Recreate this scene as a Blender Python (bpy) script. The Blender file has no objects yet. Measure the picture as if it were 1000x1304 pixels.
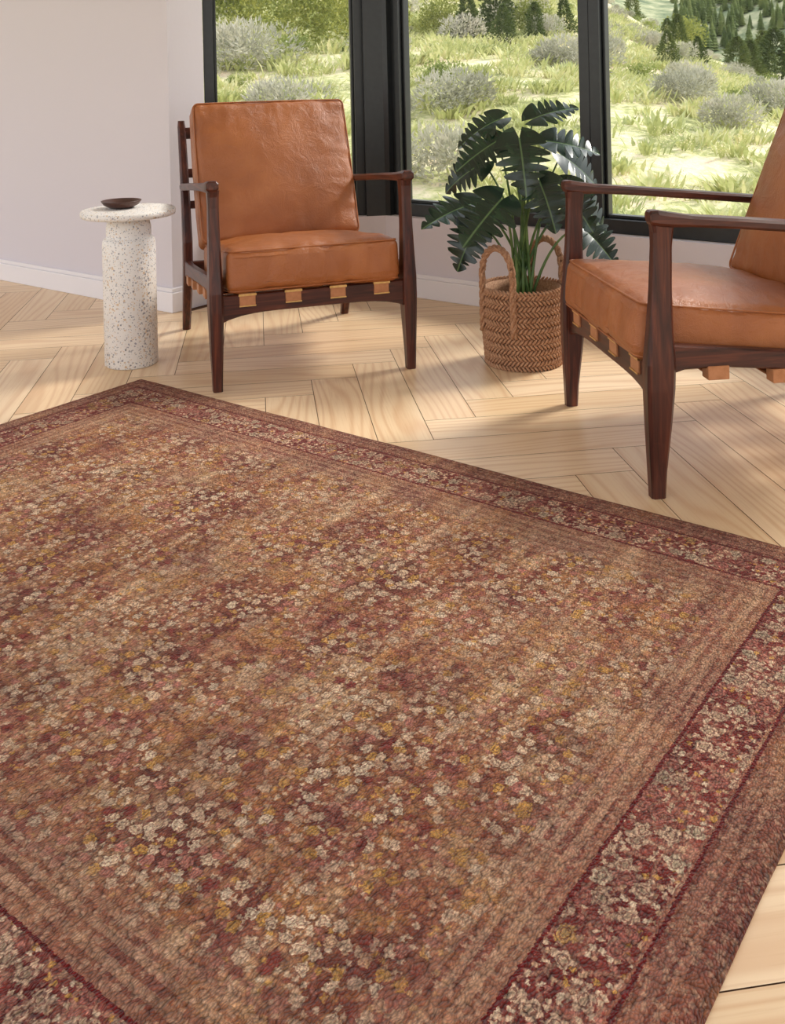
import bpy, bmesh, math, random
import numpy as np
from mathutils import Vector, Matrix, noise
random.seed(7); np.random.seed(7)
scene=bpy.context.scene
scene.view_settings.view_transform='Standard'
scene.view_settings.look='None'

# ------------------------------------------------------------------ helpers
def lin(c):
    out=[]
    for v in c[:3]:
        v=v/255.0
        out.append(v/12.92 if v<=0.04045 else ((v+0.055)/1.055)**2.4)
    return (out[0],out[1],out[2],1.0)
def link(o,parent=None):
    scene.collection.objects.link(o)
    if parent is not None: o.parent=parent
    return o
def empty(name,loc=(0,0,0),rz=0.0):
    e=bpy.data.objects.new(name,None); e.empty_display_size=0.1
    e.location=loc; e.rotation_euler=(0,0,rz); link(e); return e
def mesh_obj(name,verts,faces,mat=None,parent=None,smooth=False):
    me=bpy.data.meshes.new(name); me.from_pydata([tuple(v) for v in verts],[],faces); me.update()
    bm=bmesh.new(); bm.from_mesh(me); bmesh.ops.recalc_face_normals(bm,faces=bm.faces); bm.to_mesh(me); bm.free()
    if mat: me.materials.append(mat)
    if smooth:
        for p in me.polygons: p.use_smooth=True
    o=bpy.data.objects.new(name,me); link(o,parent); return o
def bevel(o,w,seg=2):
    m=o.modifiers.new('bevel','BEVEL'); m.width=w; m.segments=seg; m.limit_method='ANGLE'; m.angle_limit=math.radians(35)
def boxv(x0,x1,y0,y1,z0,z1):
    v=[(x0,y0,z0),(x1,y0,z0),(x1,y1,z0),(x0,y1,z0),(x0,y0,z1),(x1,y0,z1),(x1,y1,z1),(x0,y1,z1)]
    f=[(0,3,2,1),(4,5,6,7),(0,1,5,4),(1,2,6,5),(2,3,7,6),(3,0,4,7)]
    return v,f
class MB:
    def __init__(s): s.v=[]; s.f=[]
    def add(s,v,f):
        n=len(s.v); s.v+= [tuple(a) for a in v]; s.f+=[tuple(i+n for i in q) for q in f]
    def box(s,*a): s.add(*boxv(*a))
    def obj(s,name,mat,parent=None,smooth=False): return mesh_obj(name,s.v,s.f,mat,parent,smooth)
def loft(mb,secs):
    n=len(secs[0]); v=[p for s in secs for p in s]; f=[]
    for i in range(len(secs)-1):
        for j in range(n):
            a=i*n+j; b=i*n+(j+1)%n; f.append((a,b,b+n,a+n))
    f.append(tuple(range(n))[::-1]); f.append(tuple(range((len(secs)-1)*n,len(secs)*n)))
    mb.add(v,f)
def rrect(w,h,c=0.25):
    a=w/2;b=h/2;k=min(a,b)*c
    return [(a,-b+k),(a,b-k),(a-k,b),(-a+k,b),(-a,b-k),(-a,-b+k),(-a+k,-b),(a-k,-b)]
def lathe(prof,seg,name,mat,parent=None,loc=(0,0,0)):
    v=[];f=[]
    for r,z in prof:
        for i in range(seg):
            a=2*math.pi*i/seg; v.append((r*math.cos(a)+loc[0],r*math.sin(a)+loc[1],z+loc[2]))
    for i in range(len(prof)-1):
        for j in range(seg):
            a=i*seg+j;b=i*seg+(j+1)%seg; f.append((a,b,b+seg,a+seg))
    f.append(tuple(range(seg))[::-1]); f.append(tuple(range((len(prof)-1)*seg,len(prof)*seg)))
    o=mesh_obj(name,v,f,mat,parent,True)
    return o
def tube(mb,pts,rad,seg=8):
    pts=[Vector(p) for p in pts]; secs=[]
    up=Vector((0.13,0.21,1)).normalized()
    for i,p in enumerate(pts):
        t=(pts[min(i+1,len(pts)-1)]-pts[max(i-1,0)]).normalized()
        x=t.cross(up)
        if x.length<1e-3: x=t.cross(Vector((1,0,0)))
        x.normalize(); y=t.cross(x)
        r=rad[i] if isinstance(rad,(list,tuple)) else rad
        secs.append([p+x*r*math.cos(2*math.pi*k/seg)+y*r*math.sin(2*math.pi*k/seg) for k in range(seg)])
    loft(mb,secs)

# ------------------------------------------------------------------ node helpers
class G:
    def __init__(s,name):
        s.m=bpy.data.materials.new(name); s.m.use_nodes=True; s.nt=s.m.node_tree
        s.b=s.nt.nodes['Principled BSDF']
    def n(s,t,ins=None,**pr):
        nd=s.nt.nodes.new(t)
        for k,v in pr.items(): setattr(nd,k,v)
        for k,v in (ins or {}).items():
            if isinstance(v,bpy.types.NodeSocket): s.nt.links.new(v,nd.inputs[k])
            else: nd.inputs[k].default_value=v
        return nd
    def M(s,op,a,b=None,c=None,clamp=False):
        ins={0:a}
        if b is not None: ins[1]=b
        if c is not None: ins[2]=c
        nd=s.n('ShaderNodeMath',ins,operation=op,use_clamp=clamp); return nd.outputs[0]
    def V(s,op,a,b=None):
        ins={0:a}
        if b is not None: ins[1]=b
        return s.n('ShaderNodeVectorMath',ins,operation=op).outputs[0]
    def mix(s,f,a,b,bt='MIX'):
        nd=s.n('ShaderNodeMix',data_type='RGBA',blend_type=bt)
        for i,v in ((0,f),(6,a),(7,b)):
            if isinstance(v,bpy.types.NodeSocket): s.nt.links.new(v,nd.inputs[i])
            else: nd.inputs[i].default_value=v
        return nd.outputs[2]
    def ramp(s,f,stops,interp='LINEAR'):
        nd=s.n('ShaderNodeValToRGB',{0:f}); r=nd.color_ramp; r.interpolation=interp
        while len(r.elements)<len(stops): r.elements.new(0.5)
        for e,(p,c) in zip(r.elements,stops): e.position=p; e.color=c if len(c)==4 else lin(c)
        return nd.outputs[0]
    def obj(s): return s.n('ShaderNodeTexCoord').outputs['Object']
    def noise(s,v,scale,detail=4,rough=0.55,dist=0.0):
        return s.n('ShaderNodeTexNoise',{'Vector':v,'Scale':scale,'Detail':detail,'Roughness':rough,'Distortion':dist}).outputs['Fac']
    def smooth(s,v,lo,hi):
        nd=s.n('ShaderNodeMapRange',{0:v,1:lo,2:hi,3:0.0,4:1.0},interpolation_type='SMOOTHSTEP'); return nd.outputs[0]
    def scalev(s,v,sc): return s.n('ShaderNodeVectorMath',{0:v,1:sc},operation='MULTIPLY').outputs[0]
    def bump(s,h,strength,dist=0.01):
        o=s.n('ShaderNodeBump',{'Height':h,'Strength':strength,'Distance':dist}).outputs[0]
        s.nt.links.new(o,s.b.inputs['Normal'])
    def set(s,**k):
        for a,v in k.items():
            key={'base':'Base Color','rough':'Roughness','spec':'Specular IOR Level','metal':'Metallic','coat':'Coat Weight','sss':'Subsurface Weight'}[a]
            if isinstance(v,bpy.types.NodeSocket): s.nt.links.new(v,s.b.inputs[key])
            else: s.b.inputs[key].default_value=v
        return s.m

# ------------------------------------------------------------------ materials
def mat_wall():
    g=G('wall_paint'); co=g.obj()
    n=g.noise(co,60,3); g.bump(n,0.08,0.004)
    return g.set(base=lin((212,207,214)),rough=0.8)
def mat_trim():
    g=G('trim_paint'); return g.set(base=lin((232,229,232)),rough=0.45)
def mat_frame():
    g=G('window_frame_black'); n=g.noise(g.obj(),40,2)
    return g.set(base=g.ramp(n,[(0.3,(24,28,30)),(0.7,(32,36,38))]),rough=0.35)
def mat_glass():
    g=G('window_glass'); nt=g.nt; nt.nodes.remove(g.b)
    t=g.n('ShaderNodeBsdfTransparent',{0:(0.98,0.99,0.985,1)}); gl=g.n('ShaderNodeBsdfGlossy',{0:(1,1,1,1),'Roughness':0.0})
    f=g.n('ShaderNodeFresnel',{0:1.2}); mx=g.n('ShaderNodeMixShader',{0:f.outputs[0],1:t.outputs[0],2:gl.outputs[0]})
    out=[n for n in nt.nodes if n.type=='OUTPUT_MATERIAL'][0]; nt.links.new(mx.outputs[0],out.inputs[0]); return g.m
def mat_floor():
    g=G('ash_herringbone'); uv=g.n('ShaderNodeUVMap',uv_map='UVMap').outputs[0]
    at=g.n('ShaderNodeAttribute',attribute_name='rnd'); rn=at.outputs['Fac']
    sp=g.n('ShaderNodeSeparateXYZ',{0:uv}); u,v=sp.outputs[0],sp.outputs[1]
    off=g.M('MULTIPLY',rn,57.0)
    cu=g.n('ShaderNodeCombineXYZ',{0:g.M('MULTIPLY_ADD',u,0.9,off),1:g.M('MULTIPLY',v,6.0),2:off}).outputs[0]
    big=g.noise(cu,1.0,1,0.4)
    ringv=g.M('MULTIPLY_ADD',big,52.0,g.M('MULTIPLY',v,190.0))
    ring=g.M('MULTIPLY_ADD',g.M('SINE',ringv),0.5,0.5)
    ring=g.M('POWER',ring,3.0)
    cf=g.n('ShaderNodeCombineXYZ',{0:g.M('MULTIPLY_ADD',u,6.0,off),1:g.M('MULTIPLY',v,200.0),2:off}).outputs[0]
    fine=g.noise(cf,1.0,3,0.6)
    base=g.ramp(rn,[(0.0,(221,191,150)),(0.35,(231,203,165)),(0.7,(240,214,179)),(1.0,(225,193,152))])
    c=g.mix(g.M('MULTIPLY',ring,0.44),base,lin((200,152,108)))
    c=g.mix(g.M('MULTIPLY',g.smooth(fine,0.45,0.75),0.3),c,lin((202,160,118)))
    g.bump(fine,0.06,0.002)
    return g.set(base=c,rough=g.M('MULTIPLY_ADD',fine,0.2,0.26),spec=0.5)
def mat_gap():
    g=G('floor_gap'); return g.set(base=lin((96,64,40)),rough=0.9)
def mat_walnut(axis):
    g=G('walnut_'+axis); co=g.obj()
    sc={'x':(4,70,70),'y':(70,4,70),'z':(70,70,4)}[axis]
    a=g.noise(g.scalev(co,sc),1.0,4,0.6,0.6)
    c=g.ramp(a,[(0.3,(36,14,9)),(0.52,(72,31,20)),(0.72,(104,52,33))])
    g.bump(a,0.1,0.001)
    return g.set(base=c,rough=0.36,spec=0.45)
def mat_leather():
    g=G('tan_leather'); co=g.obj()
    a=g.noise(co,5,5,0.6); b=g.noise(co,40,3)
    c=g.ramp(a,[(0.25,(144,81,38)),(0.5,(162,94,46)),(0.75,(180,111,60))])
    c=g.mix(g.M('MULTIPLY',g.smooth(b,0.5,0.8),0.25),c,lin((138,76,36)))
    vo=g.n('ShaderNodeTexVoronoi',{'Vector':co,'Scale':300.0},feature='DISTANCE_TO_EDGE').outputs['Distance']
    w1=g.noise(co,16,5,0.68,1.4)
    h=g.M('MULTIPLY_ADD',g.M('MINIMUM',vo,0.25),0.9,g.M('MULTIPLY',w1,2.8)); g.bump(h,0.46,0.004)
    return g.set(base=c,rough=g.M('MULTIPLY_ADD',b,0.2,0.29),spec=0.55)
def mat_strap():
    g=G('strap_leather'); n=g.noise(g.obj(),60,3)
    return g.set(base=g.ramp(n,[(0.3,(166,108,66)),(0.7,(186,126,84))]),rough=0.5)
def mat_brass():
    g=G('brass'); n=g.noise(g.obj(),90,2)
    return g.set(base=g.ramp(n,[(0.3,(214,176,110)),(0.7,(232,200,140))]),metal=1.0,rough=0.3)
def mat_terrazzo():
    g=G('terrazzo'); co=g.obj(); c=g.ramp(g.noise(co,8,3),[(0.3,(224,221,217)),(0.7,(236,233,229))])
    for sc,thr,seed in ((95.0,0.30,0.0),(170.0,0.32,3.3),(55.0,0.19,7.7)):
        cc=g.n('ShaderNodeVectorMath',{0:co,1:(seed,seed*1.7,seed*.3)},operation='ADD').outputs[0]
        dn=g.n('ShaderNodeTexNoise',{'Vector':cc,'Scale':sc*1.2,'Detail':2.0}).outputs['Color']
        cc=g.V('ADD',cc,g.scalev(dn,(0.6/sc,)*3))
        vo=g.n('ShaderNodeTexVoronoi',{'Vector':cc,'Scale':sc})
        r=g.n('ShaderNodeSeparateColor',{0:vo.outputs['Color']}).outputs
        m=g.M('LESS_THAN',vo.outputs['Distance'],g.M('MULTIPLY',r[0],thr*1.35))
        cl=g.ramp(r[1],[(0.0,(138,140,150)),(0.3,(204,176,140)),(0.5,(166,164,168)),(0.7,(104,106,116)),(0.82,(214,190,158))],'CONSTANT')
        c=g.mix(g.M('MULTIPLY',m,0.85),c,cl)
    return g.set(base=c,rough=0.5)
def mat_bowl():
    g=G('dark_wood_bowl'); n=g.noise(g.scalev(g.obj(),(30,6,30)),1,4)
    return g.set(base=g.ramp(n,[(0.3,(44,22,17)),(0.7,(80,46,34))]),rough=0.4)
def mat_jute():
    g=G('jute'); co=g.obj()
    a=g.noise(g.scalev(co,(150,150,150)),1,4,0.7); b=g.noise(co,25,2)
    c=g.ramp(a,[(0.25,(124,84,58)),(0.5,(168,124,92)),(0.75,(208,168,134))])
    c=g.mix(g.M('MULTIPLY',g.smooth(b,0.45,0.7),0.3),c,lin((140,96,68)))
    g.bump(a,0.5,0.002); return g.set(base=c,rough=0.85)
def mat_soil():
    g=G('soil'); n=g.noise(g.obj(),90,4); g.bump(n,1.0,0.01)
    return g.set(base=g.ramp(n,[(0.3,(28,20,15)),(0.7,(60,44,32))]),rough=0.95)
def mat_leaf():
    g=G('monstera_leaf'); uv=g.n('ShaderNodeUVMap',uv_map='UVMap').outputs[0]
    sp=g.n('ShaderNodeSeparateXYZ',{0:uv}); u,v=sp.outputs[0],sp.outputs[1]
    av=g.M('ABSOLUTE',v)
    mid=g.M('SUBTRACT',1.0,g.smooth(av,0.006,0.022))
    ph=g.M('SINE',g.M('MULTIPLY_ADD',g.M('SUBTRACT',u,g.M('MULTIPLY',av,0.1)),52.0,2.0))
    vein=g.smooth(ph,0.975,1.0)
    n=g.noise(g.obj(),14,3)
    c=g.ramp(n,[(0.3,(14,32,22)),(0.55,(22,45,29)),(0.75,(36,64,37))])
    c=g.mix(g.M('MULTIPLY',mid,0.6),c,lin((104,130,84)))
    c=g.mix(g.M('MULTIPLY',vein,0.16),c,lin((80,110,72)))
    g.bump(ph,0.05,0.003)
    return g.set(base=c,rough=0.27,spec=0.55)
def mat_stem():
    g=G('stem_green'); n=g.noise(g.obj(),20,2)
    return g.set(base=g.ramp(n,[(0.3,(60,92,46)),(0.7,(100,130,68))]),rough=0.45)
def mat_foliage(name,c1,c2,c3,sc=0.8,trans=0.25):
    g=G(name); co=g.obj(); a=g.noise(co,sc,3); b=g.noise(co,9,2)
    f=g.M('MULTIPLY_ADD',b,0.5,g.M('MULTIPLY',a,0.6))
    c=g.ramp(f,[(0.38,c1),(0.55,c2),(0.72,c3)])
    m=g.set(base=c,rough=0.8,spec=0.15)
    t=g.n('ShaderNodeBsdfTranslucent',{0:c}); mx=g.n('ShaderNodeMixShader',{0:trans,1:g.b.outputs[0],2:t.outputs[0]})
    out=[n for n in g.nt.nodes if n.type=='OUTPUT_MATERIAL'][0]; g.nt.links.new(mx.outputs[0],out.inputs[0])
    return m
def mat_terrain():
    g=G('meadow_ground'); co=g.obj()
    a=g.noise(co,0.16,5,0.6); b=g.noise(co,1.1,5,0.65); d=g.noise(co,7,4,0.7)
    f=g.M('MULTIPLY_ADD',b,0.45,g.M('MULTIPLY_ADD',a,0.3,g.M('MULTIPLY',d,0.3)))
    near=g.ramp(f,[(0.40,(122,126,82)),(0.47,(168,170,116)),(0.52,(204,200,150)),(0.57,(226,212,178)),(0.66,(208,178,152))])
    far_n=g.noise(co,0.035,6,0.65); spk=g.noise(co,0.22,5,0.7)
    ff=g.M('MULTIPLY_ADD',spk,0.7,g.M('MULTIPLY',far_n,0.4))
    far=g.ramp(ff,[(0.42,(94,108,84)),(0.52,(128,138,104)),(0.60,(164,166,130)),(0.72,(196,190,156))])  # greyer ramp for far slopes: distance haze put into the colour
    dist=g.n('ShaderNodeVectorMath',{0:co},operation='LENGTH').outputs['Value']
    c=g.mix(g.smooth(dist,70.0,160.0),near,far)
    g.bump(d,0.5,0.15)
    return g.set(base=c,rough=0.95,spec=0.1)

RL,RW=2.29,1.64
def mat_rug():
    g=G('persian_rug'); co=g.obj()
    sp=g.n('ShaderNodeSeparateXYZ',{0:co}); x=sp.outputs[0]; y=g.M('MULTIPLY',sp.outputs[1],-1.0)
    dx=g.M('MINIMUM',x,g.M('SUBTRACT',RL,x)); dy=g.M('MINIMUM',y,g.M('SUBTRACT',RW,y))
    d=g.M('MINIMUM',dx,dy)
    flat0=g.n('ShaderNodeCombineXYZ',{0:x,1:y}).outputs[0]
    def vnoise(v,sc,det=2.0):
        c_=g.n('ShaderNodeTexNoise',{'Vector':v,'Scale':sc,'Detail':det}).outputs['Color']
        return g.V('SUBTRACT',c_,(0.5,0.5,0.5))
    flat=g.V('ADD',flat0,g.scalev(vnoise(flat0,210.0,1.0),(0.010,0.010,0)))
    flat=g.V('ADD',flat,g.scalev(vnoise(flat0,42.0,2.0),(0.012,0.012,0)))
    wob=g.noise(flat0,170,1); wob2=g.noise(flat0,22,2)
    d=g.M('ADD',d,g.M('MULTIPLY_ADD',wob,0.008,-0.004)); d=g.M('ADD',d,g.M('MULTIPLY_ADD',wob2,0.005,-0.0025))
    def flower(scale,seed,npet,r0,amp,soft=0.06):
        cc=g.n('ShaderNodeVectorMath',{0:flat,1:(seed,seed*1.37,0)},operation='ADD').outputs[0]
        vo=g.n('ShaderNodeTexVoronoi',{'Vector':cc,'Scale':scale,'Randomness':0.9},voronoi_dimensions='2D')
        l=g.n('ShaderNodeSeparateXYZ',{0:g.V('SUBTRACT',cc,vo.outputs['Position'])}).outputs
        rn=g.n('ShaderNodeSeparateColor',{0:vo.outputs['Color']}).outputs
        ang=g.M('ARCTAN2',l[1],l[0])
        pr=g.M('MULTIPLY_ADD',g.M('COSINE',g.M('MULTIPLY_ADD',ang,float(npet),g.M('MULTIPLY',rn[2],6.0))),amp,r0)
        dd=vo.outputs['Distance']
        df=g.M('SUBTRACT',pr,dd)
        m=g.smooth(df,-soft,soft)
        halo=g.smooth(df,-0.22,-0.02)
        ce=g.M('SUBTRACT',1.0,g.smooth(dd,0.07,0.17))
        ring=g.M('MULTIPLY',g.smooth(dd,0.13,0.18),g.M('SUBTRACT',1.0,g.smooth(dd,0.21,0.27)))
        return m,ce,ring,rn,halo
    st=g.noise(g.scalev(flat0,(22,1.8,1)),1.0,5,0.65); st2=g.noise(g.scalev(flat0,(3.0,70,1)),1.0,4,0.65)
    bl=g.noise(flat0,3.0,5,0.65); midn=g.noise(flat,16,4,0.7)
    gf=g.M('MULTIPLY_ADD',st,0.38,g.M('MULTIPLY_ADD',bl,0.34,g.M('MULTIPLY_ADD',midn,0.24,g.M('MULTIPLY',st2,0.10))))
    ground=g.ramp(gf,[(0.42,(110,46,38)),(0.47,(142,78,58)),(0.52,(166,108,76)),(0.57,(184,140,102)),(0.63,(206,174,140))])
    mv=g.noise(g.V('ADD',flat0,(5.0,3.0,0.0)),9.0,4,0.7); ground=g.mix(g.M('MULTIPLY',g.smooth(mv,0.50,0.64),0.5),ground,lin((158,86,80)))
    mo=g.noise(g.V('ADD',flat0,(1.0,8.0,0.0)),11.0,4,0.7); ground=g.mix(g.M('MULTIPLY',g.smooth(mo,0.50,0.62),0.5),ground,lin((190,132,70)))
    vb=g.n('ShaderNodeTexVoronoi',{'Vector':g.V('ADD',flat0,g.scalev(vnoise(flat0,9.0,4.0),(0.34,0.34,0))),'Scale':4.2,'Randomness':0.7},voronoi_dimensions='2D').outputs['Distance']
    med=g.M('SUBTRACT',1.0,g.smooth(vb,0.12,0.40))
    ground=g.mix(g.M('MULTIPLY',med,0.64),ground,lin((98,36,32)))
    wear=g.smooth(g.noise(g.V('ADD',flat0,(9.0,1.0,0.0)),6.0,5,0.7),0.34,0.60)
    wear=g.M('MULTIPLY_ADD',wear,0.76,0.2)
    pal=[(0.0,(230,198,164)),(0.38,(210,170,134)),(0.52,(194,126,108)),(0.64,(212,160,82)),(0.79,(132,54,46)),(0.88,(232,206,174))]
    vn=g.n('ShaderNodeTexVoronoi',{'Vector':flat,'Scale':34.0},voronoi_dimensions='2D',feature='DISTANCE_TO_EDGE').outputs['Distance']
    vine=g.M('SUBTRACT',1.0,g.smooth(vn,0.03,0.12))
    fld=g.mix(g.M('MULTIPLY',vine,0.42),ground,lin((92,36,30)))
    m2,c2,r2,n2,h2=flower(84.0,2.1,4,0.33,0.04,0.10)
    fld=g.mix(g.M('MULTIPLY',g.M('MULTIPLY',m2,wear),g.M('MULTIPLY',g.M('GREATER_THAN',n2[1],0.25),0.8)),fld,g.ramp(n2[0],pal,'CONSTANT'))
    m1,c1,r1,n1,h1=flower(44.0,0.0,5,0.37,0.045,0.07)
    keep=g.M('GREATER_THAN',n1[1],g.M('MULTIPLY_ADD',med,-0.45,0.48))
    a1=g.M('MULTIPLY',g.M('MULTIPLY',m1,keep),wear)
    fld=g.mix(g.M('MULTIPLY',g.M('MULTIPLY',g.M('MULTIPLY',h1,keep),wear),0.55),fld,lin((92,36,30)))
    fld=g.mix(a1,fld,g.ramp(n1[0],pal,'CONSTANT'))
    fld=g.mix(g.M('MULTIPLY',g.M('MULTIPLY',r1,a1),0.65),fld,lin((124,58,46)))
    bg=g.ramp(g.noise(flat,9,4,0.7),[(0.35,(98,30,27)),(0.5,(124,48,40)),(0.6,(154,88,72)),(0.72,(186,136,112))])
    bg=g.mix(g.M('MULTIPLY',vine,0.5),bg,lin((196,150,122)))
    mb_,cb,rb,nb,hb=flower(30.0,4.4,5,0.37,0.06,0.06)
    bf=g.mix(g.M('MULTIPLY',m2,g.M('MULTIPLY',g.M('GREATER_THAN',n2[1],0.25),0.8)),bg,g.ramp(n2[0],pal,'CONSTANT'))
    kb=g.M('MULTIPLY',mb_,g.M('GREATER_THAN',nb[1],0.3))
    bf=g.mix(g.M('MULTIPLY',g.M('MULTIPLY',hb,g.M('GREATER_THAN',nb[1],0.3)),0.55),bf,lin((90,30,26)))
    bf=g.mix(g.M('MULTIPLY',kb,g.M('MULTIPLY_ADD',wear,0.5,0.42)),bf,g.ramp(nb[0],[(0.0,(224,188,156)),(0.5,(190,118,102)),(0.7,(218,194,162)),(0.9,(202,156,96))],'CONSTANT'))
    bf=g.mix(g.M('MULTIPLY',g.M('MULTIPLY',rb,kb),0.78),bf,lin((104,44,36)))
    bf=g.mix(g.M('MULTIPLY',g.M('MULTIPLY',cb,kb),0.5),bf,lin((112,92,66)))
    dn=g.M('DIVIDE',d,0.32)
    S=[(0.0,(88,36,30)),(0.025,(136,78,64)),(0.085,(112,52,42)),(0.10,(156,104,84)),(0.13,(114,56,46)),(0.15,(152,100,82)),(0.20,(120,60,50)),(0.230,(104,26,24)),(0.246,(154,96,78)),(0.26,(108,40,34)),
       (0.56,(110,26,24)),(0.577,(162,110,88)),(0.62,(124,64,52)),(0.64,(174,130,104)),(0.68,(132,74,60)),(0.72,(176,134,108)),(0.76,(136,80,64)),(0.79,(180,140,114)),(0.83,(146,92,74)),(0.86,(176,134,108))]
    strp=g.ramp(dn,S,'CONSTANT')
    pf=g.smooth(g.noise(flat0,7,4,0.7),0.35,0.65)
    strp2=g.mix(g.M('MULTIPLY_ADD',pf,0.5,0.10),strp,ground)
    redl=g.M('ADD',g.M('MULTIPLY',g.M('GREATER_THAN',dn,0.555),g.M('LESS_THAN',dn,0.577)),g.M('MULTIPLY',g.M('GREATER_THAN',dn,0.228),g.M('LESS_THAN',dn,0.247)))
    strp=g.mix(redl,strp2,strp)
    inb=g.M('MULTIPLY',g.M('GREATER_THAN',dn,0.26),g.M('LESS_THAN',dn,0.56))
    c=g.mix(inb,strp,bf)
    guard=g.M('MULTIPLY',g.M('MULTIPLY',m2,g.M('GREATER_THAN',n2[1],0.35)),0.5)
    gz=g.M('MULTIPLY',g.M('SUBTRACT',1.0,inb),g.M('SUBTRACT',1.0,redl))
    c=g.mix(g.M('MULTIPLY',guard,gz),c,lin((200,160,130)))
    c=g.mix(g.smooth(dn,0.66,0.98),c,fld)
    edge=g.M('SUBTRACT',1.0,g.smooth(dn,0.0,0.25)); c=g.mix(g.M('MULTIPLY',edge,0.2),c,lin((94,48,40)))
    ab=g.M('MULTIPLY_ADD',g.M('SUBTRACT',st,0.5),0.9,1.03); ab=g.M('MULTIPLY',ab,g.M('MULTIPLY_ADD',g.M('SUBTRACT',st2,0.5),0.7,1.0))
    pc=g.V('ADD',flat0,g.scalev(vnoise(flat0,60.0,1.0),(0.008,0.008,0)))
    pile=g.n('ShaderNodeTexVoronoi',{'Vector':g.scalev(pc,(300,175,1)),'Scale':1.0},voronoi_dimensions='2D')
    pv=g.n('ShaderNodeSeparateColor',{0:pile.outputs['Color']}).outputs[0]
    tuft=g.M('MULTIPLY_ADD',pv,0.6,g.M('MULTIPLY_ADD',pile.outputs['Distance'],-1.15,1.32))
    k=g.M('MULTIPLY',ab,tuft)
    kk=g.n('ShaderNodeCombineColor',{0:k,1:k,2:k}).outputs[0]
    c=g.mix(1.0,c,kk,'MULTIPLY')
    hh=g.M('ADD',g.M('MULTIPLY',pile.outputs['Distance'],-1.0),g.M('MULTIPLY',pv,0.5))
    g.bump(hh,1.0,0.007)
    g.b.inputs['Sheen Weight'].default_value=0.12; g.b.inputs['Sheen Roughness'].default_value=0.5
    return g.set(base=c,rough=0.95,spec=0.1)

WALL=mat_wall(); TRIM=mat_trim(); FRAME=mat_frame(); GLASS=mat_glass()

# ------------------------------------------------------------------ room
# room axes: X along the window wall, Y towards the windows, origin = back-left corner of the rug
CEIL=2.7; SILL=0.35
P=[(-0.65,0.89),(-0.10,1.47),(2.99,1.47),(3.55,0.89)]
def offs(poly,d):
    out=[]
    n=len(poly)
    for i in range(n):
        ns=[]
        for a,b in ((i-1,i),(i,i+1)):
            if a<0 or b>=n: continue
            e=Vector(poly[b])-Vector(poly[a]); e.normalize(); ns.append(Vector((-e.y,e.x)))
        if len(ns)==1: m=ns[0]*d
        else:
            m=(ns[0]+ns[1]).normalized(); m=m*(d/ m.dot(ns[0]))
        out.append((poly[i][0]+m.x,poly[i][1]+m.y))
    return out
def strip(mb,pin,pout,z0,z1):
    for i in range(len(pin)-1):
        a,b,c,d=pin[i],pin[i+1],pout[i+1],pout[i]
        v=[(a[0],a[1],z0),(b[0],b[1],z0),(c[0],c[1],z0),(d[0],d[1],z0),(a[0],a[1],z1),(b[0],b[1],z1),(c[0],c[1],z1),(d[0],d[1],z1)]
        mb.add(v,[(0,3,2,1),(4,5,6,7),(0,1,5,4),(1,2,6,5),(2,3,7,6),(3,0,4,7)])
mb=MB(); mb.box(-5,-0.65,0.69,0.89,-0.1,CEIL); mb.obj('wall_left',WALL)
mb=MB(); mb.box(3.55,6.0,0.69,0.89,-0.1,CEIL); mb.obj('wall_right',WALL)
PO=offs(P,0.2)
mb=MB(); strip(mb,P,PO,-0.1,SILL); mb.obj('wall_back',WALL)
mb=MB(); strip(mb,P,PO,2.45,CEIL); mb.obj('wall_back_header',WALL)
mb=MB(); mb.box(-5,6,-3.0,1.75,CEIL,CEIL+0.1); mb.obj('ceiling',WALL)
def baseboard(name,poly):
    i1=offs(poly,-0.016); i2=offs(poly,-0.010)
    mb=MB(); strip(mb,i1,poly,0.0,0.085); strip(mb,i2,poly,0.085,0.103); o=mb.obj(name,TRIM); bevel(o,0.003)
baseboard('baseboard_left',[(-5,0.69),(-0.65,0.69),(-0.65,0.885)])
baseboard('baseboard_back',[(-0.642,0.90),(-0.10,1.47),(2.99,1.47),(3.54,0.90)])
baseboard('baseboard_right',[(3.55,0.885),(3.55,0.69),(6,0.69)])
def window(name,a,b,parent=None):
    a=Vector(a);b=Vector(b); L=(b-a).length; e=(b-a)/L
    ang=math.atan2(e.y,e.x); root=empty(name,(a.x,a.y,0),ang)
    z0,z1=SILL,2.45; y0,y1=0.04,0.13; w=0.045
    mb=MB()
    mb.box(0,w,y0,y1,z0,z1); mb.box(L-w,L,y0,y1,z0,z1); mb.box(w,L-w,y0,y1,z0,z0+0.055); mb.box(w,L-w,y0,y1,z1-0.055,z1)
    w2=w+0.012
    mb.box(w,w2,y0+0.03,y1-0.02,z0+0.055,z1-0.055); mb.box(L-w2,L-w,y0+0.03,y1-0.02,z0+0.055,z1-0.055)
    mb.box(w2,L-w2,y0+0.03,y1-0.02,z0+0.055,z0+0.068); mb.box(w2,L-w2,y0+0.03,y1-0.02,z1-0.068,z1-0.055)
    o=mb.obj('frame',FRAME,root); bevel(o,0.003)
    mb=MB(); mb.add([(w2,0.09,z0+0.068),(L-w2,0.09,z0+0.068),(L-w2,0.09,z1-0.068),(w2,0.09,z1-0.068)],[(0,1,2,3)])
    mb.obj('glass',GLASS,root)
window('window_1',(-0.65,0.89),(-0.155,1.412))
window('window_2',(-0.085,1.47),(0.905,1.47))
window('window_3',(0.905,1.47),(1.94,1.47))
window('window_4',(1.94,1.47),(2.95,1.47))
window('window_5',(3.02,1.44),(3.55,0.89))
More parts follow.
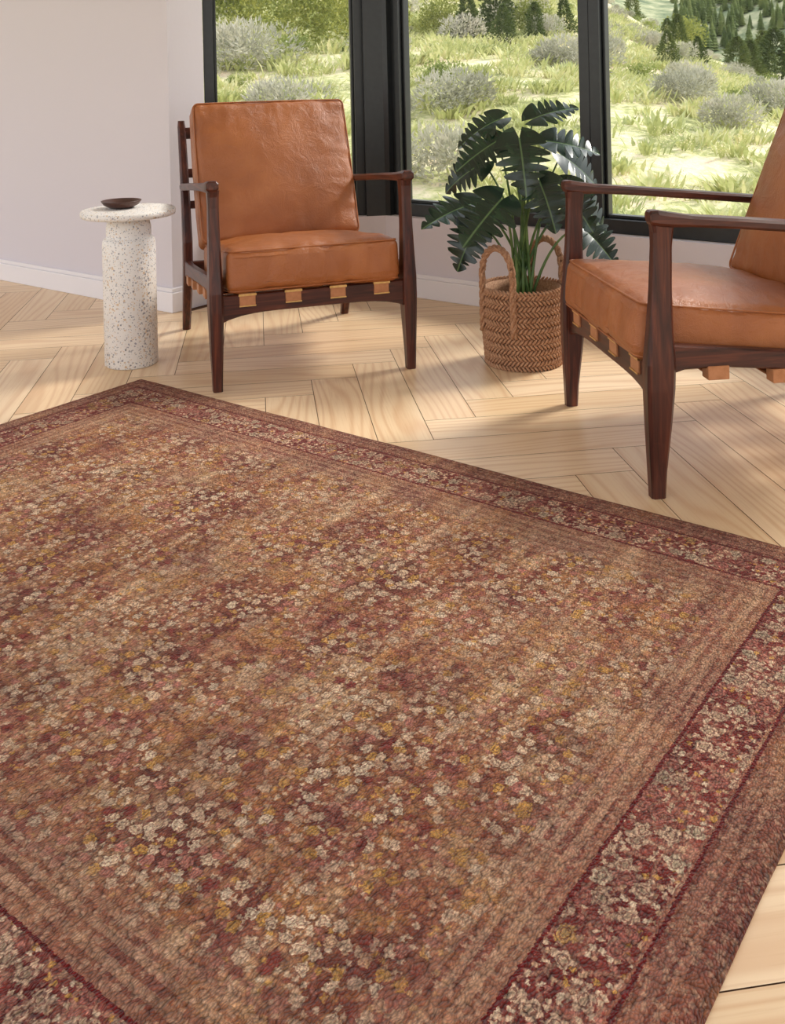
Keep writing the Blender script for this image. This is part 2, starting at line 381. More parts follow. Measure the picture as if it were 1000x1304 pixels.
for i,(cx,cy,sx) in enumerate([(-0.10,1.47,1),(2.99,1.47,-1)]):
    mb=MB(); pts=[(cx-sx*0.062,cy-0.06),(cx-sx*0.0,cy-0.0),(cx+sx*0.02,cy+0.01),(cx+sx*0.02,cy+0.16),(cx-sx*0.12,cy+0.10),(cx-sx*0.16,cy+0.05)]
    if sx<0: pts=pts[::-1]
    secs=[[(p[0],p[1],z) for p in pts] for z in (SILL,2.45)]
    loft(mb,secs); mb.obj('trim_%d'%(i+1),FRAME)
def herringbone():
    W=0.15; n=5; c=math.sqrt(0.5); gap=0.0010
    bm=bmesh.new(); uvl=bm.loops.layers.uv.new('UVMap'); cl=bm.faces.layers.float.new('rnd')
    ox,oy=0.05,0.10
    def tr(a,b): return ((a*c-b*c)+ox,(a*c+b*c)+oy,0.0)
    R=50
    def plank(a0,b0,la,lb):
        cx,cy,_=tr(a0+la/2,b0+lb/2)
        if not(-5.6<cx<6.6 and -5.0<cy<2.4): return
        g_=gap
        vs=[(a0+g_,b0+g_),(a0+la-g_,b0+g_),(a0+la-g_,b0+lb-g_),(a0+g_,b0+lb-g_)]
        f=bm.faces.new([bm.verts.new(tr(*p)) for p in vs]); f[cl]=random.random(); f.material_index=0
        for lp,p in zip(f.loops,vs):
            if la>lb: lp[uvl].uv=(p[0]-a0,p[1]-b0)
            else: lp[uvl].uv=(p[1]-b0,p[0]-a0)
    for y in range(-R,R):
        for m in range(-8,8):
            plank((y+2*n*m)*W,y*W,n*W,W)
            plank(y*W,(y+1-2*n*m)*W,W,n*W)
    def inside(x,y):
        if x<-5 or x>6 or y<-4.5: return False
        if x<-0.6 or x>3.5: return y<0.75
        if y>1.52: return False
        if x<-0.05: return y<0.95+(x+0.6)*1.05
        if x>2.95: return y<1.52-(x-2.95)*1.05
        return True
    for co,no in (((0,1.52,0),(0,1,0)),((0,0.75,0),(0,1,0)),((-0.6,0,0),(1,0,0)),((3.5,0,0),(1,0,0)),((-5,0,0),(1,0,0)),((6,0,0),(1,0,0)),((0,-4.5,0),(0,1,0)),((-0.6,0.95,0),(-1.05,1,0)),((2.95,1.52,0),(1.05,1,0))):
        bmesh.ops.bisect_plane(bm,geom=bm.verts[:]+bm.edges[:]+bm.faces[:],plane_co=co,plane_no=no)
    kill=[f for f in bm.faces if not inside(f.calc_center_median().x,f.calc_center_median().y)]
    bmesh.ops.delete(bm,geom=kill,context='FACES')
    for f in bm.faces:
        if f.normal.z<0: f.normal_flip()
    poly=[(-5,-4.5),(6,-4.5),(6,0.75),(3.6,0.75),(3.55,0.93),(2.97,1.52),(-0.08,1.52),(-0.66,0.93),(-0.66,0.75),(-5,0.75)]
    top=[bm.verts.new((x,y,-0.0018)) for x,y in poly]; bot=[bm.verts.new((x,y,-0.08)) for x,y in poly]
    f=bm.faces.new(top); f.material_index=1
    f=bm.faces.new(bot[::-1]); f.material_index=1
    for i in range(len(poly)):
        j=(i+1)%len(poly); f=bm.faces.new((top[i],bot[i],bot[j],top[j])); f.material_index=1
    me=bpy.data.meshes.new('floor'); bm.to_mesh(me); bm.free()
    me.materials.append(mat_floor()); me.materials.append(mat_gap())
    o=bpy.data.objects.new('floor',me); link(o)
herringbone()

# ------------------------------------------------------------------ rug
def rug():
    nx,ny=120,100; v=[];f=[]
    for j in range(ny+1):
        for i in range(nx+1):
            x=RL*i/nx; y=-RW*j/ny
            e=min(x,RL-x,-y,RW+y)
            z=0.011*min(1,(e/0.012+0.35)) 
            z+=0.0012*noise.noise(Vector((x*3,y*3,0)))
            ex=0.003*noise.noise(Vector((x*5,y*5,3)))
            v.append((x+ (ex if 0<i<nx else ex*.6),y+ex*.6,z))
    for j in range(ny):
        for i in range(nx):
            a=j*(nx+1)+i; f.append((a,a+nx+1,a+nx+2,a+1))
    rim=[i for i in range(nx+1)]+[j*(nx+1)+nx for j in range(1,ny+1)]+[ny*(nx+1)+i for i in range(nx-1,-1,-1)]+[j*(nx+1) for j in range(ny-1,0,-1)]
    base=len(v)
    for r in rim: v.append((v[r][0],v[r][1],0.0005))
    for k in range(len(rim)):
        k2=(k+1)%len(rim); f.append((rim[k],rim[k2],base+k2,base+k))
    mesh_obj('area_rug',v,f,mat_rug(),None,True)
rug()

# ------------------------------------------------------------------ armchairs
WX,WY,WZ=mat_walnut('x'),mat_walnut('y'),mat_walnut('z'); LEA=mat_leather(); STR=mat_strap(); BRS=mat_brass()
def cushion(name,a,b,c,r,crown_top,crown_bot,crown_front,M,parent,seed):
    bm=bmesh.new(); N=54
    bmesh.ops.create_cube(bm,size=2); bmesh.ops.subdivide_edges(bm,edges=bm.edges[:],cuts=N,use_grid_fill=True)
    for v in bm.verts:
        x,y,z=v.co; p=Vector((x*a,y*b,z*c))
        q=Vector((max(-a+r,min(a-r,p.x)),max(-b+r,min(b-r,p.y)),max(-c+r,min(c-r,p.z))))
        d=p-q
        if d.length>1e-9: p=q+d.normalized()*r
        wx=1-abs(x)**2.6; wy=1-abs(y)**2.6
        if z>0.05: p.z+=crown_top*wx*wy*min(1,(z))
        if z<-0.05: p.z-=crown_bot*wx*wy*min(1,-z)
        p.y+=crown_front*(1-abs(x)**2.5)*(1-z*z)*y*abs(y)
        p.x+=crown_front*0.8*(1-abs(y)**2.5)*(1-z*z)*x*abs(x)
        e=max(abs(x),abs(y)); w=0.007*noise.noise(Vector((p.x*7+seed,p.y*7,p.z*4)))
        w+=0.004*e*e*noise.noise(Vector((p.x*20+seed,p.y*20,p.z*12)))
        gx=noise.noise(Vector((p.x*42+seed,p.y*6,seed)))*max(0,abs(y)-.45)/.55
        gy=noise.noise(Vector((p.x*6,p.y*42+seed,seed)))*max(0,abs(x)-.45)/.55
        w+=0.0036*(gx+gy)
        if abs(z)>0.6: p.z+=w*(1 if z>0 else -1)
        else: p.y+=w*y
        v.co=M@p
    bmesh.ops.recalc_face_normals(bm,faces=bm.faces)
    me=bpy.data.meshes.new(name); bm.to_mesh(me); bm.free(); me.materials.append(LEA)
    for p in me.polygons: p.use_smooth=True
    o=bpy.data.objects.new(name,me); link(o,parent)
    mb=MB()
    for zz in (1,-1):
        pts=[]
        rr=r*1.0
        for cx,cy,a0 in ((a-rr,b-rr,0),(-a+rr,b-rr,90),(-a+rr,-b+rr,180),(a-rr,-b+rr,270)):
            for k in range(7):
                t=math.radians(a0+k*15); pts.append((cx+(rr*0.80)*math.cos(t),cy+(rr*0.80)*math.sin(t)))
        full=[]
        for i in range(len(pts)):
            p,q=Vector(pts[i]),Vector(pts[(i+1)%len(pts)]); n=max(1,int((q-p).length/0.03))
            for k in range(n): full.append(p.lerp(q,k/n))
        full.append(full[0])
        P3=[]
        for p in full:
            x,y=p.x/a,p.y/b
            cf=crown_front*0.25
            P3.append(M@Vector((p.x+cf*(1-abs(y)**2.5)*x,p.y+cf*(1-abs(x)**2.5)*y,zz*(c-r+rr*0.72))))
        tube(mb,P3,0.0030,6)
    mb.obj(name+'_piping',LEA,parent,True)
    return o
def armchair(name,loc,fwd):
    rz=math.atan2(fwd[1],fwd[0])-math.pi/2
    R=empty(name,(loc[0],loc[1],0),rz)
    X=0.325
    for sgn,tag in ((-1,'left'),(1,'right')):
        mb=MB(); secs=[]
        for z,w,d,cy in ((0,.030,.034,0),(.06,.033,.040,-.001),(.16,.040,.056,-.006),(.25,.045,.068,-.010),(.31,.045,.070,-.012),(.38,.041,.058,-.014),(.48,.036,.048,-.018),(.58,.034,.045,-.022),(.615,.036,.048,-.024),(.635,.038,.054,-.024)):
            secs.append([(sgn*X+p[0],cy+p[1],z) for p in rrect(w,d,.35)])
        loft(mb,secs); mb.obj('front_leg_'+tag,WZ,R)
        mb=MB(); secs=[]
        for z,y,w,d in ((0,-.835,.030,.032),(.12,-.79,.034,.042),(.25,-.745,.036,.054),(.36,-.74,.036,.050),(.50,-.765,.034,.042),(.66,-.81,.032,.036),(.80,-.855,.030,.030),(.825,-.862,.024,.022)):
            secs.append([(sgn*X+p[0],y+p[1],z) for p in rrect(w,d,.4)])
        loft(mb,secs); mb.obj('rear_post_'+tag,WZ,R)
        mb=MB(); secs=[]
        for y,z,w,h in ((.010,.652,.034,.022),(.006,.650,.041,.034),(-.01,.648,.046,.038),(-.04,.644,.050,.034),(-.09,.639,.054,.026),(-.2,.630,.062,.024),(-.36,.614,.066,.024),(-.52,.597,.058,.024),(-.66,.582,.044,.026),(-.76,.571,.036,.030),(-.80,.567,.030,.026)):
            secs.append([(sgn*(X+.004)+p[0],y,z+p[1]) for p in rrect(w,h,.5)])
        loft(mb,secs); o=mb.obj('arm_'+tag,WY,R)
        mb=MB(); secs=[]
        for y,z,h in ((-.02,.318,.075),(-.07,.322,.056),(-.16,.318,.046),(-.4,.293,.044),(-.62,.270,.046),(-.70,.262,.056),(-.74,.258,.066)):
            secs.append([(sgn*X+p[0],y,z+p[1]) for p in rrect(.028,h,.3)])
        loft(mb,secs); mb.obj('side_rail_'+tag,WY,R)
    mb=MB(); secs=[]
    for i in range(17):
        x=-X+2*X*i/16; u=abs(x)/X; zb=.240-.035*u**5; zt=.300
        secs.append([(x,p[0]-.008,(zb+zt)/2+p[1]) for p in rrect(.028,zt-zb,.25)])
    loft(mb,secs); mb.obj('front_rail',WX,R)
    mb=MB()
    for y,z,h,t in ((-.745,.255,.055,.026),(-.765,.50,.030,.018),(-.80,.62,.035,.018),(-.850,.775,.045,.022)):
        secs=[[(x,y+p[0],z+p[1]) for p in rrect(t,h,.3)] for x in (-X,X)]
        loft(mb,secs)
    mb.obj('back_rails',WX,R)
    mb=MB(); br=MB()
    for x in (-.225,-.075,.075,.225):
        w=.026
        mb.box(x-w,x+w,-.027,.011,.262,.305)
        mb.add([(x-w,-.015,.300),(x+w,-.015,.300),(x+w,-.74,.262),(x-w,-.74,.262),(x-w,-.015,.296),(x+w,-.015,.296),(x+w,-.74,.258),(x-w,-.74,.258)],[(0,1,2,3),(7,6,5,4),(0,4,5,1),(1,5,6,2),(2,6,7,3),(3,7,4,0)])
        br.box(x-w-.003,x+w+.003,-.0295,.0135,.296,.303)
        br.box(x-w-.001,x+w+.001,.0115,.0135,.262,.266)
    for y in (-.15,-.31,-.47,-.62):
        z=.316-(-y-.16)*.104
        w=.026
        for sgn in (-1,1):
            xa,xb=sorted((sgn*(X+.0175),sgn*(X-.0175)))
            mb.box(xa,xb,y-w,y+w,z-.050,z-.018)
        mb.box(-X,X,y-w,y+w,z-.040,z-.036)
    o=mb.obj('straps',STR,R); bevel(o,.0015,1); br.obj('strap_clips',BRS,R)
    t=math.radians(6.5)
    M=Matrix.Translation((0,-.264,.345))@Matrix.Rotation(t,4,'X')
    cushion('seat_cushion',.288,.290,.070,.027,.030,.0,.014,M,R,1.3)
    t=math.radians(22.5)
    u=Vector((0,-math.sin(t),math.cos(t))); n=Vector((0,math.cos(t),math.sin(t)))
    ctr=Vector((0,-.480,.396))+u*.272-n*.062
    M=Matrix(((1,0,0,ctr.x),(0,u.y,n.y,ctr.y),(0,u.z,n.z,ctr.z),(0,0,0,1)))
    cushion('back_cushion',.302,.276,.060,.024,.036,.012,.008,M,R,5.1)
    return R
armchair('armchair',(0.485,0.330),(0.825,-0.565))
armchair('armchair',(1.519,0.3255),(-0.711,-0.703))

# ------------------------------------------------------------------ side table + bowl
T=empty('terrazzo_side_table',(-0.189,0.110,0)); TZ=mat_terrazzo()
lathe([(0.0855,0),(0.091,0.004),(0.0915,0.42),(0.090,0.432),(0.086,0.440),(0.080,0.443),(0.0765,0.446),(0.0775,0.460),(0.077,0.480),(0.073,0.498),(0.066,0.511),(0.055,0.520)],72,'column',TZ,T)
lathe([(0.155,0.518),(0.1615,0.521),(0.1635,0.530),(0.1625,0.538),(0.159,0.541)],96,'top',TZ,T)
bp=Vector((-0.189,0.110,0.5415))+Vector((0.796,0.606,0))*(-0.032)+Vector((-0.605,0.796,0))*0.03
B=lathe([(0.028,0),(0.040,0.002),(0.060,0.012),(0.069,0.024),(0.070,0.027),(0.067,0.027),(0.057,0.016),(0.036,0.008),(0.005,0.007)],64,'wooden_bowl',mat_bowl())
B.location=bp

# ------------------------------------------------------------------ potted monstera
PC=Vector((0.952,0.870,0)); PL=empty('potted_monstera',PC)
JUT=mat_jute(); CR=Vector((0.796,0.606,0)); CF=Vector((-0.605,0.796,0))
def basket():
    H=0.255; rows=14; mb=MB()
    nr=24; seg=64; v=[];f=[]
    for j in range(nr+1):
        z=0.002+(H-.004)*j/nr; R0=0.121+0.011*math.sin(min(1,z/H*1.05)*math.pi*0.6)
        for i in range(seg):
            a=2*math.pi*i/seg; v.append((R0*math.cos(a),R0*math.sin(a),z))
    for j in range(nr):
        for i in range(seg):
            a=j*seg+i;b=j*seg+(i+1)%seg; f.append((a,b,b+seg,a+seg))
    f.append(tuple(range(seg))[::-1]); mb.add(v,f)
    rh=H/rows
    for r in range(rows+1):
        zc=rh*(r+.5) if r<rows else H+.002
        R0=0.1265+0.011*math.sin(min(1,zc/H*1.05)*math.pi*0.6)
        n=60; d=1 if r%2 else -1
        for k in range(n):
            a0=2*math.pi*(k+.5*(r%2))/n
            secs=[]
            for q in range(7):
                t=q/6-.5; a=a0+t*0.165; z=zc+d*t*rh*1.05
                rr=.0064*math.sqrt(max(0.04,1-(2*t)**2*.96)); out=R0+.0030*math.cos(t*3.1)
                cx,cy=math.cos(a),math.sin(a)
                secs.append([Vector((cx*(out+rr*.8*math.cos(w)),cy*(out+rr*.8*math.cos(w)),max(0.0005,z+rr*math.sin(w)))) for w in (0,1.05,2.09,3.14,4.19,5.24)])
            loft(mb,secs)
    prof=[(0.133,H+.002),(0.126,H+.004),(0.124,H-.03),(0.121,H-.06)]
    v=[];f=[]
    for r,z in prof:
        for i in range(seg):
            a=2*math.pi*i/seg; v.append((r*math.cos(a),r*math.sin(a),z))
    for k in range(3):
        for i in range(seg):
            j=(i+1)%seg; f.append((k*seg+i,k*seg+j,(k+1)*seg+j,(k+1)*seg+i))
    mb.add(v,f)
    mb.obj('basket',JUT,PL,True)
    lathe([(0.122,0.19),(0.122,0.212),(0.08,0.218),(0.02,0.222)],64,'soil',mat_soil(),PL)
    mb=MB()
    cr_ang=math.atan2(CR.y,CR.x)
    for c0 in (222,42):
        aa=[math.radians(c0-28)+cr_ang,math.radians(c0+28)+cr_ang]
        p0=Vector((math.cos(aa[0])*.145,math.sin(aa[0])*.145,0)); p1=Vector((math.cos(aa[1])*.145,math.sin(aa[1])*.145,0))
        path=[]
        for k in range(61):
            t=k/60
            if t<.25: z=.12+(.17)*t/.25; q=p0
            elif t>.75: z=.12+(.17)*(1-t)/.25; q=p1
            else:
                s=(t-.25)/.5; q=p0.lerp(p1,0.5-0.5*math.cos(s*math.pi)); z=.29+.115*math.sin(s*math.pi)**.75
            path.append(Vector((q.x,q.y,z)))
        for st in range(3):
            pts=[]
            for k,p in enumerate(path):
                t=(path[min(k+1,60)]-path[max(k-1,0)]).normalized(); nx=Vector((p.x,p.y,0)).normalized(); ny=t.cross(nx).normalized()
                a=k*0.75+st*2*math.pi/3; pts.append(p+(nx*math.cos(a)+ny*math.sin(a))*.0062)
            tube(mb,pts,.0068,7)
    mb.obj('handles',JUT,PL,True)
basket()
LEAF=mat_leaf(); STEM=mat_stem()
def leaf_mesh(mb,uvs,base,axis,nrm,size,droop,fold,seed,split=True):
    rnd=random.Random(seed)
    axis=axis.normalized(); side=axis.cross(nrm).normalized(); nn=side.cross(axis).normalized()
    nu=132; nv=10; L=size
    cuts=[.20,.33,.46,.59,.72,.84] if split else [.4,.66]
    for sgn in (-1,1):
        js=[rnd.uniform(-.025,.025) for _ in cuts]; deps=[rnd.uniform(.22,.48) if split else rnd.uniform(.5,.75) for _ in cuts]
        vs=[];fs=[]
        for i in range(nu+1):
            u=i/nu
            w=0.50*(math.sin(math.pi*min(1,u**0.58*0.985+.015))**0.62)*(1-0.16*u)
            notch=1.0
            for cpos,jj,dp in zip(cuts,js,deps):
                q=abs(u-cpos-jj)/0.055
                if q<1:
                    notch=min(notch,dp+(1-dp)*min(1,max(0,(q-.10))/.90)**0.42)
            for j in range(nv+1):
                vv=j/nv
                lat=w*notch*vv
                x=u+0.30*lat*(1-u)-0.24*vv*(1-u)**6
                z=fold*lat-1.3*fold*lat*lat-droop*x*x+0.012*math.sin(u*22+sgn)*vv
                p=base+axis*(x*L)+side*(sgn*lat*L)+nn*(z*L)
                vs.append(p); uvs.append((u,sgn*lat))
        for i in range(nu):
            for j in range(nv):
                a=i*(nv+1)+j; q=(a,a+1,a+nv+2,a+nv+1)
                fs.append(q if sgn>0 else q[::-1])
        mb.add(vs,fs)
# leaves: (right, z, depth) of the leaf base, pointing (right,up,depth), size, tilt of the blade towards the room
LV=[(.045,.83,-.02,(.9,.35,.1),.155,.5),(-.06,.83,.03,(-.85,-.30,-.1),.16,.5),(-.08,.76,-.05,(-.9,-.45,-.3),.16,.9),
    (-.01,.77,-.08,(.05,-.8,-.5),.185,1.5),(.10,.75,.02,(.95,-.12,-.1),.17,.6),(.15,.70,.06,(.85,-.55,.2),.18,1.0),
    (-.12,.68,.04,(-.9,-.45,.1),.16,1.0),(-.16,.55,-.04,(-.95,-.18,-.4),.19,.35),(-.08,.57,-.12,(-.75,-.6,-.7),.20,1.1),
    (.05,.63,-.10,(.25,-.8,-.6),.165,1.5),(.13,.60,-.04,(.6,-.75,-.4),.17,1.2),(.19,.54,.06,(.85,-.6,.2),.18,1.1),
    (.0,.72,.10,(-.3,.3,.9),.15,.3),(.20,.46,-.03,(.75,-.65,-.4),.16,.9),
    (.06,.64,.12,(.6,-.1,.8),.15,.4),(-.15,.47,.02,(-.5,-.85,-.2),.16,1.0)]
mbL=MB(); uvs=[]; mbS=MB()
for k,(r,z,dp,dr,sz,tl) in enumerate(LV):
    base=CR*r+CF*dp+Vector((0,0,z))
    ax=(CR*dr[0]+CF*dr[2]+Vector((0,0,dr[1]))).normalized()
    out=(CR*dr[0]+CF*dr[2]); nrm=(Vector((0,0,1.0))-CF*tl+out*0.35).normalized()
    leaf_mesh(mbL,uvs,base,ax,nrm,sz*1.08,0.24+random.uniform(-.08,.1),0.22,k,split=sz>.152)
    rt=random.uniform(0,6.28); root=Vector((math.cos(rt)*.03,math.sin(rt)*.03,.21))
    mid=root.lerp(base,.55)+Vector((0,0,.10))-out*0.03
    pts=[]
    for i in range(13):
        t=i/12; pts.append(root*(1-t)**2+mid*2*t*(1-t)+(base+ax*sz*.02)*t*t)
    tube(mbS,pts,[.0058-.003*i/12 for i in range(13)],7)
me=bpy.data.meshes.new('leaves'); me.from_pydata(mbL.v,[],mbL.f); me.update(); me.materials.append(LEAF)
ul=me.uv_layers.new(name='UVMap')
for lp in me.loops: ul.data[lp.index].uv=uvs[lp.vertex_index]
for p in me.polygons: p.use_smooth=True
link(bpy.data.objects.new('leaves',me),PL)
mbS.obj('stems',STEM,PL,True)

# ------------------------------------------------------------------ exterior
CAM=(2.678,-2.110,1.0)
def ss(x,a,b):
    t=max(0.0,min(1.0,(x-a)/(b-a))); return t*t*(3-2*t)
def hgt(X,Y):
    L=1-ss(X/(max(Y,0)+6),0.08,0.36)
    yy=max(0,min(Y,85)-9)
    z=-0.45+yy*(0.016+0.140*L)
    z+=ss(Y,85,200)*4*L
    z+=ss(Y,130,560)*(100+34*noise.noise(Vector((X*.008,Y*.008,1)))+20*noise.noise(Vector((X*.022,Y*.022,4))))
    z+=13*math.exp(-((Y-185)/32)**2)*ss(X,45,80)
    k=ss(Y,7,16)
    z+=k*(0.45*noise.noise(Vector((X*.09,Y*.09,0)))+0.20*noise.noise(Vector((X*.35,Y*.35,2))))
    z-=ss(Y,50,110)*(1-L)*2.5
    return z
def toS(X,Y):
    return (CAM[0]+.796*X-.605*Y, CAM[1]+.606*X+.796*Y)
def terrain():
    xs=[6*math.sinh(i/100*4.9) for i in range(-100,101)]
    ys=[-40+i*2.5 for i in range(18)]+[5+0.5*i for i in range(1,60)]
    y=ys[-1]; st=0.6
    while y<700: y+=st; st*=1.045; ys.append(y)
    v=[];f=[]
    for Y in ys:
        for X in xs:
            s,t=toS(X,Y); v.append((s,t,hgt(X,Y)))
    n=len(xs)
    for j in range(len(ys)-1):
        for i in range(n-1):
            a=j*n+i; f.append((a,a+1,a+n+1,a+n))
    mesh_obj('hillside_ground',v,f,mat_terrain(),None,True)
terrain()
VEG=empty('hillside_vegetation')
def merged(name,V,F,inst,mat):
    V=np.array(V,float); F=np.array(F,int); n=len(inst); nv=len(V); nf=len(F)
    allv=np.zeros((n*nv,3)); allf=np.zeros((n*nf,3),int)
    for k,(x,y,z,rz,s,sz) in enumerate(inst):
        c,sn=math.cos(rz),math.sin(rz)
        allv[k*nv:(k+1)*nv,0]=(V[:,0]*c-V[:,1]*sn)*s+x
        allv[k*nv:(k+1)*nv,1]=(V[:,0]*sn+V[:,1]*c)*s+y
        allv[k*nv:(k+1)*nv,2]=V[:,2]*sz+z
        allf[k*nf:(k+1)*nf]=F+k*nv
    me=bpy.data.meshes.new(name); me.vertices.add(len(allv)); me.vertices.foreach_set('co',allv.ravel())
    me.loops.add(allf.size); me.loops.foreach_set('vertex_index',allf.ravel().astype(np.int32))
    me.polygons.add(len(allf)); me.polygons.foreach_set('loop_start',(np.arange(len(allf))*3).astype(np.int32))
    me.update(calc_edges=True); me.validate(); me.materials.append(mat)
    o=bpy.data.objects.new(name,me); link(o,VEG); return o
def bush_tpl(nl,lw,ll,seed,blobs=7,flat=0.75):
    r=random.Random(seed); V=[];F=[]
    B_=[(r.uniform(-.28,.28),r.uniform(-.28,.28),r.uniform(.15,.45)*flat,r.uniform(.2,.34)) for _ in range(blobs)]
    for _ in range(nl):
        b=r.choice(B_); th=r.uniform(0,6.283); cz=r.uniform(-.6,1); sq=math.sqrt(1-cz*cz)
        d=Vector((sq*math.cos(th),sq*math.sin(th),cz)); rr=b[3]*r.uniform(.55,1.05)
        p=Vector((b[0],b[1],b[2]))+d*rr
        if p.z<0: p.z=abs(p.z)*.3
        up=(d+Vector((r.uniform(-.6,.6),r.uniform(-.6,.6),r.uniform(.0,1.1)))).normalized()
        sd=up.cross(Vector((r.uniform(-1,1),r.uniform(-1,1),r.uniform(-1,1)))).normalized()
        n=len(V); V+=[p-sd*lw,p+sd*lw,p+up*ll]; F.append((n,n+1,n+2))
    return [tuple(v) for v in V],F
def pine_tpl(nl,seed):
    r=random.Random(seed); V=[];F=[]
    for _ in range(nl):
        h=r.random()**1.25; th=r.uniform(0,6.283); lay=(h*9)%1.0
        R=(.36*(1-h)**.62+.01)*(1.05-.25*lay)*r.uniform(.45,1.1)*(1+.25*math.sin(th*2+h*7))
        p=Vector((R*math.cos(th),R*math.sin(th),.03+.93*h))
        up=Vector((math.cos(th),math.sin(th),r.uniform(-.2,.9))).normalized()
        sd=up.cross(Vector((r.uniform(-1,1),r.uniform(-1,1),r.uniform(-1,1)))).normalized()
        lw=.018; ll=.07; n=len(V); V+=[p-sd*lw,p+sd*lw,p+up*ll]; F.append((n,n+1,n+2))
    n=len(V); V+=[Vector(q) for q in ((.02,0,0),(-.01,.017,0),(-.01,-.017,0),(0,0,.8))]; F+=[(n,n+1,n+3),(n+1,n+2,n+3),(n+2,n,n+3)]
    return [tuple(v) for v in V],F
def grass_tpl(seed,nb,h):
    r=random.Random(seed); V=[];F=[]
    for _ in range(nb):
        th=r.uniform(0,6.283); rad=r.uniform(0,.30); o=Vector((rad*math.cos(th),rad*math.sin(th),0)); th2=th+r.uniform(-.8,.8)
        d=Vector((math.cos(th2),math.sin(th2),0)); s=Vector((-d.y,d.x,0)); w=r.uniform(.012,.030); H=h*r.uniform(.5,1.2)
        m=o+d*.05+Vector((0,0,H*.6)); tpt=o+d*r.uniform(.08,.16)+Vector((0,0,H))
        n=len(V); V+=[o-s*w*.4,o+s*w*.4,m-s*w,m+s*w,tpt]; F+=[(n,n+1,n+3),(n,n+3,n+2),(n+2,n+3,n+4)]
    return [tuple(v) for v in V],F
def conifer_tpl(seed):
    r=random.Random(seed); V=[];F=[]
    for k in range(9):
        z0=.06+k*.10; R=.25*(1-k/9.5)+.02; n=len(V); V.append((0,0,z0+.2)); S=14
        for i in range(S):
            a=6.283*i/S+k; rr=R*(1.0 if i%2 else .62)*r.uniform(.8,1.2); V.append((rr*math.cos(a),rr*math.sin(a),z0-(.03 if i%2 else 0)))
        for i in range(S): F.append((n,n+1+i,n+1+(i+1)%S))
    return V,F
def one(X,Y,s,sz=None):
    S,T_=toS(X,Y); return (S,T_,hgt(X,Y)-.03*s,random.uniform(0,6.28),s,sz or s)
def scatter(n,y0,y1,a0,a1,smin,smax,power=0.5,cond=None,sink=0.03,zr=(0.85,1.15)):
    out=[];tries=0
    while len(out)<n and tries<n*30:
        tries+=1
        Y=y0+(y1-y0)*random.random()**power; X=random.uniform(a0,a1)*(Y+2)
        if cond and not cond(X,Y): continue
        s=random.uniform(smin,smax); S,T_=toS(X,Y)
        out.append((S,T_,hgt(X,Y)-sink*s,random.uniform(0,6.28),s,s*random.uniform(*zr)))
    return out
SAGE=mat_foliage('sage_foliage',(144,144,124),(182,180,160),(212,204,188))
GRN=mat_foliage('green_foliage',(104,118,66),(150,160,92),(190,190,122))
OLV=mat_foliage('olive_tree_foliage',(100,110,56),(144,150,78),(192,188,106))
GRS=mat_foliage('grass_blades',(146,154,100),(190,194,134),(232,222,178),0.5,0.25)
FLW=mat_foliage('wildflower_petals',(226,214,150),(236,226,190),(240,232,214),2.0,0.3)
CON=mat_foliage('conifer_needles',(60,72,42),(92,106,58),(132,138,80),0.3,0.1)
V,F=bush_tpl(1500,.014,.070,1)
sage=scatter(300,11,75,-.55,.75,.4,1.25,.75)+[one(.35,10.6,1.15),one(-2.5,17.6,1.6),one(.9,13.6,1.15),one(2.9,17.0,1.1),one(4.5,15.5,1.0),one(6.4,16.5,1.2),one(-2.2,12.5,.8),one(-.1,18,1.2)]
merged('sagebrush_shrubs',V,F,sage,SAGE)
V,F=bush_tpl(1000,.026,.06,2); merged('green_shrubs',V,F,scatter(230,13,75,-.6,.75,.3,1.1,.7),GRN)
V,F=grass_tpl(3,34,.17); merged('meadow_grass',V,F,scatter(4700,7.5,45,-.55,.75,.6,1.5,.75,sink=0.01),GRS)
V,F=bush_tpl(60,.02,.03,9,6,.9); merged('wildflowers',V,F,scatter(900,8,40,-.55,.75,.25,.5,.75,sink=0.0),FLW)
V,F=bush_tpl(2600,.018,.042,5,14,1.35); merged('deciduous_trees',V,F,scatter(50,30,110,-.6,.7,1.8,4.2,.8,cond=lambda X,Y:X<.12*Y or random.random()<.12)+[one(-1.5,20,2.0),one(-.7,23,2.0),one(-3.6,24,2.2),one(1.2,24,1.3),one(3.4,24.5,1.1)],OLV)
V,F=pine_tpl(2000,4)
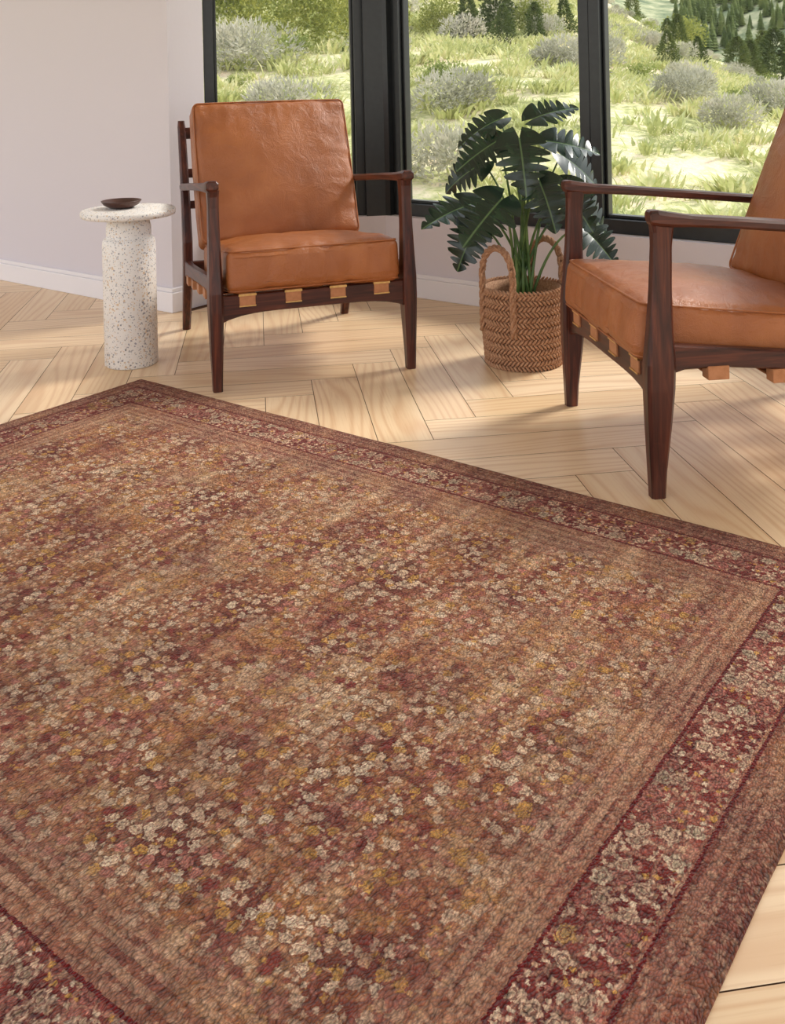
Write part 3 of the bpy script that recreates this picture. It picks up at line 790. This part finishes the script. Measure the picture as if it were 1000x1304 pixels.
merged('pine_trees',V,F,[one(X,Y,s,z) for X,Y,s,z in ((1.75,23,1.1,1.3),(2.35,21,.8,.9),(2.55,24,1.3,1.7),(3.3,23,.8,.95),(4.5,26,.9,1.0),(6.9,25,.9,.95),(9.5,31,.9,1.0),(13.2,46,1.6,1.8),(18,50,1.6,1.9))]+scatter(60,34,110,-.6,.5,1.6,3.6,.8),CON)
V,F=conifer_tpl(6)
con=scatter(800,165,215,.28,.8,2.6,4.6,1.0,cond=lambda X,Y:X>50)+scatter(1200,220,480,-.6,.8,3.0,6,.8)
merged('conifer_trees',V,F,con,CON)

# ------------------------------------------------------------------ light
w=bpy.data.worlds.new('sky'); scene.world=w; w.use_nodes=True; nt=w.node_tree
bgn=nt.nodes['Background']; bgn.inputs[1].default_value=1.75
tc=nt.nodes.new('ShaderNodeTexCoord'); sx=nt.nodes.new('ShaderNodeSeparateXYZ'); rp=nt.nodes.new('ShaderNodeValToRGB')
nt.links.new(tc.outputs['Generated'],sx.inputs[0]); nt.links.new(sx.outputs[2],rp.inputs[0])
rp.color_ramp.elements[0].color=(1.0,0.975,0.97,1); rp.color_ramp.elements[1].color=(0.78,0.85,1.0,1)
nt.links.new(rp.outputs[0],bgn.inputs[0])
sd=bpy.data.lights.new('sun','SUN'); sd.energy=3.8; sd.angle=math.radians(15); sd.color=(1.0,0.95,0.87)
so=bpy.data.objects.new('sun',sd); link(so)
el=math.radians(42); hv=(CR*0.86+CF*0.5).normalized(); sv=hv*math.cos(el)+Vector((0,0,math.sin(el)))
so.rotation_euler=sv.to_track_quat('Z','Y').to_euler(); so.location=(3,6,8)

# ------------------------------------------------------------------ camera
cd=bpy.data.cameras.new('camera'); co_=bpy.data.objects.new('camera',cd); link(co_)
cd.sensor_fit='VERTICAL'; cd.sensor_height=36; cd.lens=1270/1304*36
cd.shift_y=-(652-92)/1304; cd.clip_end=2000; cd.clip_start=0.02
co_.location=CAM; co_.rotation_euler=(math.pi/2,math.radians(1.3),math.atan2(.605,.796))
scene.camera=co_
